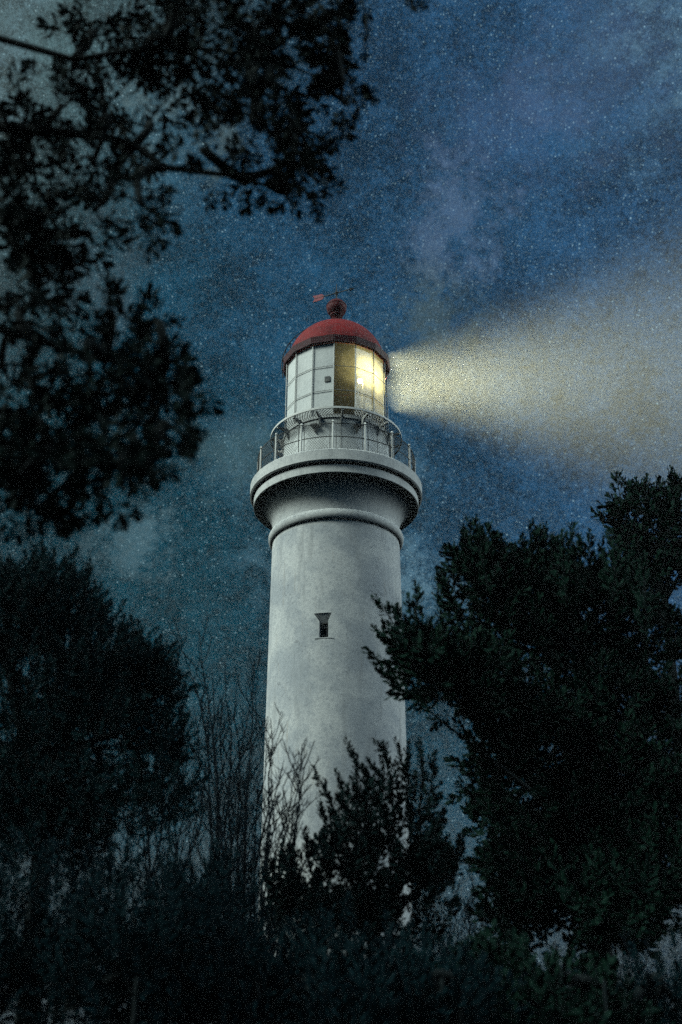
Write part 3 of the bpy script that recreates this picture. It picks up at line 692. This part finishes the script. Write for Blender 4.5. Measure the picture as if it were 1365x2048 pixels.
def bare(name, label, base, d, tips, r0, tw, group=None, forkh=0.35, seed=0):
    """leafless shrub: limbs fan up from the base, each with acute twigs"""
    global rng
    keep = rng; rng = np.random.default_rng(seed)
    T = Plant(name, label, 'shrub', base, SP_FINE, M_LEAF_L, 'leafless shrubs below the tower', M_TWIG); b0 = Vector(base)
    for px, py in tips:
        tip = P(px, py, d + rng.normal(0, 0.25)); a = b0 + Vector((rng.normal(0, .05), rng.normal(0, .05), 0))
        path = bez(a, tip, Vector(((b0.x - tip.x) * 0.22, 0, 0.25)) + rv(0.06), 14)
        path = [p + rv(0.03) for p in path]; T.limb(path, r0, 0.0048, 5)
        for k in range(int(tw * 1.5)):
            q = rng.uniform(0.32, 0.97); j = min(int(q * 13), 12); p = path[j].lerp(path[j + 1], q * 13 - j); ax = (path[j + 1] - path[j]).normalized()
            L = (tip - b0).length * rng.uniform(0.07, 0.2) * (1.25 - q * 0.8); side = ax.cross(rv().normalized()).normalized()
            e_ = p + (ax * 0.86 + side * 0.5 + Vector((0, 0, 0.12))) * L
            tp = [x + rv(0.008) for x in bez(p, e_, side * L * 0.12, 6)]; rr_ = max(0.006, r0 * (1 - q) * 0.7)
            T.limb(tp, rr_, 0.0036, 4)
            for _ in range(4):
                q2 = rng.uniform(0.25, 0.95); j2 = min(int(q2 * 5), 4); p2 = tp[j2].lerp(tp[j2 + 1], q2 * 5 - j2)
                s2 = ax.cross(rv().normalized()).normalized(); e2 = p2 + (ax * 0.85 + s2 * 0.5) * L * rng.uniform(0.2, 0.45)
                T.limb(bez(p2, e2, s2 * 0.02, 4), 0.0044, 0.003, 3)
    rng = keep
    T.wood.build('branches', M_TWIG, T.root, True)
bare('bare_shrub', 'tall leafless shrub of thin upright twigs just left of the tower', gz(480, 12.5), 12.5, ((402, 1262), (392, 1350), (425, 1345), (440, 1400), (470, 1365), (500, 1352), (520, 1400), (545, 1435), (455, 1330), (385, 1420), (490, 1420), (535, 1500), (410, 1450)), 0.030, 13, seed=4)
bare('bare_shrub', 'leafless shrub of forking twigs leaning across the lower left edge of the tower', gz(515, 11.5), 11.5, ((620, 1485), (610, 1500), (585, 1520), (560, 1540), (548, 1500), (600, 1560), (575, 1600), (540, 1560), (595, 1640)), 0.026, 12, seed=6)
bare('bare_shrub', 'low leafless thicket of fine twigs under the edge of the tea tree', gz(330, 11), 11, ((330, 1400), (300, 1440), (360, 1440), (380, 1500), (340, 1520), (280, 1560), (420, 1540), (250, 1600), (390, 1580), (200, 1640), (160, 1680)), 0.022, 12, seed=8)
bare('bare_shrub', 'leafless spray of fine twigs in the gap between banksia shrub and leafy tree', gz(880, 11), 11, ((935, 1790), (915, 1760), (955, 1800), (900, 1830), (970, 1850), (925, 1850), (945, 1740), (885, 1800)), 0.016, 11, seed=12)
bare('bare_shrub', 'leafless twiggy shrub low in the right corner beneath the leafy tree', gz(1300, 9.5), 9.5, ((1360, 1890), (1300, 1900), (1250, 1930), (1330, 1930), (1200, 1960), (1400, 1930), (1150, 1980), (1270, 1890)), 0.018, 11, seed=15)

# ------------------------------------------------------------------ tree overhead on the left, close to the camera and out of focus
d = 4.4
T = Plant('overhanging_tree', 'near tree on the left whose blurred boughs hang over the top corner', 'tree', Vector((-2.5, 4.2, 0)), SP_ROSE, M_LEAF_O)
b0 = Vector((-2.5, 4.2, 0)); t1 = P(-330, 900, d); t2 = P(-330, 300, d); t3 = P(-260, -200, d)
T.limb([b0, b0.lerp(t1, 0.5) + Vector((0.05, 0, 0)), t1, t1.lerp(t2, 0.5), t2, t3], 0.15, 0.07, 10)
def bough(pts, r0, r1): 
    w = [P(x, y, d) for x, y in pts]; path = []
    for i in range(len(w) - 1): path += [w[i].lerp(w[i + 1], q) for q in np.linspace(0, 1, 4)[:-1]]
    T.limb(path + [w[-1]], r0, r1, 7); return w
A = bough(((-330, 300), (-100, 240), (60, 262), (190, 270), (270, 290), (330, 335), (470, 352), (560, 380)), 0.040, 0.010)
B = bough(((-300, 100), (-60, 60), (150, 120), (330, 90), (520, 110), (680, 170)), 0.026, 0.007)
Cc = bough(((-330, 700), (-60, 640), (80, 680), (210, 720), (330, 730), (370, 755)), 0.035, 0.006)
Dd = bough(((-330, 900), (-50, 880), (100, 900), (200, 930), (280, 950)), 0.032, 0.006)
E = bough(((-330, 500), (-80, 420), (40, 440), (120, 470)), 0.030, 0.006)
Z0 = 0.138
for (fk, px, py, rx, ry, n) in (
    (B[2], 200, 60, 100, 60, 48), (B[3], 330, 60, 110, 80, 90), (B[3], 300, 150, 130, 60, 85), (B[4], 460, 50, 110, 70, 95), (B[4], 590, 50, 100, 60, 78), (B[4], 440, 130, 80, 50, 45), (B[5], 660, 60, 50, 70, 40), (B[5], 650, 150, 55, 45, 30),
    (B[5], 690, 200, 40, 30, 14), (B[4], 520, 230, 75, 65, 80), (B[4], 560, 190, 60, 40, 34), (A[6], 600, 290, 45, 45, 24), (A[7], 560, 340, 65, 35, 30), (A[7], 610, 375, 35, 35, 14), (A[6], 430, 320, 90, 35, 34), (A[4], 300, 250, 70, 30, 30),
    (A[2], 130, 210, 90, 50, 50), (A[1], 20, 250, 60, 60, 42), (A[2], 60, 330, 90, 60, 62), (A[3], 190, 330, 50, 50, 20), (A[4], 220, 400, 60, 55, 24), (A[5], 290, 410, 50, 40, 15),
    (E[2], 60, 420, 70, 50, 44), (E[3], 120, 460, 60, 45, 26), (E[3], 180, 470, 50, 25, 14), (E[2], 40, 520, 60, 60, 44), (E[2], 90, 570, 70, 40, 32), (Cc[1], 30, 610, 60, 40, 26),
    (Cc[2], 120, 600, 60, 40, 22), (Cc[3], 215, 630, 50, 30, 12), (Cc[4], 300, 660, 40, 45, 16), (Cc[4], 290, 740, 85, 50, 62), (Cc[5], 370, 760, 40, 25, 16), (Cc[3], 190, 750, 80, 40, 38), (Cc[2], 80, 780, 70, 50, 34), (Cc[4], 270, 800, 60, 40, 24), (Cc[2], 10, 740, 30, 60, 18),
    (Dd[2], 90, 860, 100, 50, 75), (Dd[1], 20, 900, 80, 80, 75), (Dd[3], 130, 940, 80, 45, 50), (Dd[4], 250, 950, 60, 40, 40), (Dd[4], 270, 880, 45, 50, 26), (Dd[4], 340, 850, 45, 50, 16), (Dd[3], 90, 1010, 50, 35, 22), (Dd[2], 20, 980, 60, 40, 34), (Dd[4], 350, 900, 30, 20, 7)):
    T.lobe(fk, px - 6, py, rx * 0.86, ry * 0.86, d + rng.normal(0, 0.12), n * 0.60, Z0, 0.05, thick=70, dirv=(0.15, 0, -0.1), keep=0.38)
for pts, n in ((((640, 300), (655, 290)), 2), (((600, 370), (632, 400), (636, 430)), 3), (((600, 300), (650, 330), (662, 350)), 3), (((690, 180), (720, 215), (715, 240)), 3), (((690, 170), (745, 200)), 3), (((270, 380), (350, 380), (320, 430)), 3), (((270, 420), (290, 450)), 2), (((350, 750), (392, 755)), 2),
               (((300, 680), (280, 640), (285, 605)), 3), (((310, 690), (340, 640)), 2), (((350, 860), (385, 870)), 2), (((350, 890), (380, 900)), 2), (((280, 930), (310, 965)), 2), (((100, 1010), (130, 1060)), 3), (((720, -20), (735, 40), (730, 110)), 3), (((780, -30), (840, 10)), 3), (((540, 370), (520, 410)), 2), (((120, 1000), (95, 1050)), 2)):
    T.leader(pts, d, Z0, n, 0.006, 0.35)
T.done()

# ------------------------------------------------------------------ undergrowth along the bottom of the view
for (px, d, top, w, n, kinds, lm, lab) in (
    (40, 7.5, 1700, 190, 520, SP_FINE, M_LEAF_U, 'low dark bush in the bottom left corner under the tea tree'),
    (300, 7.0, 1740, 190, 460, SP_FINE, M_LEAF_U, 'rounded fine leaved bush at the bottom, left of the banksia shrub'),
    (400, 8.0, 1730, 110, 300, SP_FINE, M_LEAF_U, 'small leaved bush at the foot of the bare twigs beside the tower'),
    (620, 7.2, 1900, 190, 330, SP_LONG, M_LEAF_U, 'loose bush at the bottom centre in front of the banksia shrub'),
    (860, 7.4, 1900, 150, 240, SP_LONG, M_LEAF_U, 'low loose bush under the gap right of the banksia shrub'),
    (1000, 8.5, 1890, 100, 170, SP_BROAD, M_LEAF_R, 'small broad leaved bush under the left side of the leafy tree'),
    (690, 8.6, 1840, 170, 420, SP_FINE, M_LEAF_U, 'fine leaved bush right at the stems of the banksia shrub'),
    (1300, 8.8, 1915, 150, 200, SP_FINE, M_LEAF_U, 'fine leaved bush in the bottom right corner'),
    (1150, 8.0, 1960, 130, 130, SP_BROAD, M_LEAF_R, 'low broad leaved bush at the bottom under the leafy tree')):
    T = Plant('undergrowth_bush', lab, 'bush', gz(px, d), kinds, lm, 'undergrowth bushes along the bottom')
    b0 = gz(px, d)
    mid = P(px, 1960, d)
    for k in range(6): T.limb(bez(b0 + rv(0.04) * 1.0, mid + Vector((rng.uniform(-.4, .4), rng.uniform(-.3, .3), 0)), rv(0.05)), 0.022, 0.012)
    hh = (2120 - top) / 2
    for k in range(5):
        T.lobe(mid, px + (k - 2) * w * 0.36, top + hh + rng.uniform(0, 30) + abs(k - 2) * 22, w * 0.45, hh, d + rng.normal(0, .2), n / 5 * (1.0 if kinds is SP_FINE else 1.5), 0.24 if kinds is SP_FINE else 0.21, 0.7)
    T.done('crown', 'stems')

# ------------------------------------------------------------------ night air that carries the beam
hz = MB(); hz.box((0, 40, 22), (520, 520, 48))
m = bpy.data.materials.new('night_air'); m.use_nodes = True; t = NT(m.node_tree); t.n.remove(t.n['Principled BSDF'])
pv = t.node('ShaderNodeVolumePrincipled'); pv.inputs['Color'].default_value = (0.86, 0.92, 0.95, 1); pv.inputs['Density'].default_value = 0.0004; pv.inputs['Anisotropy'].default_value = 0.0
t.l.new(pv.outputs[0], t.n['Material Output'].inputs['Volume'])
tag(hz.build('haze', m), kind='stuff')
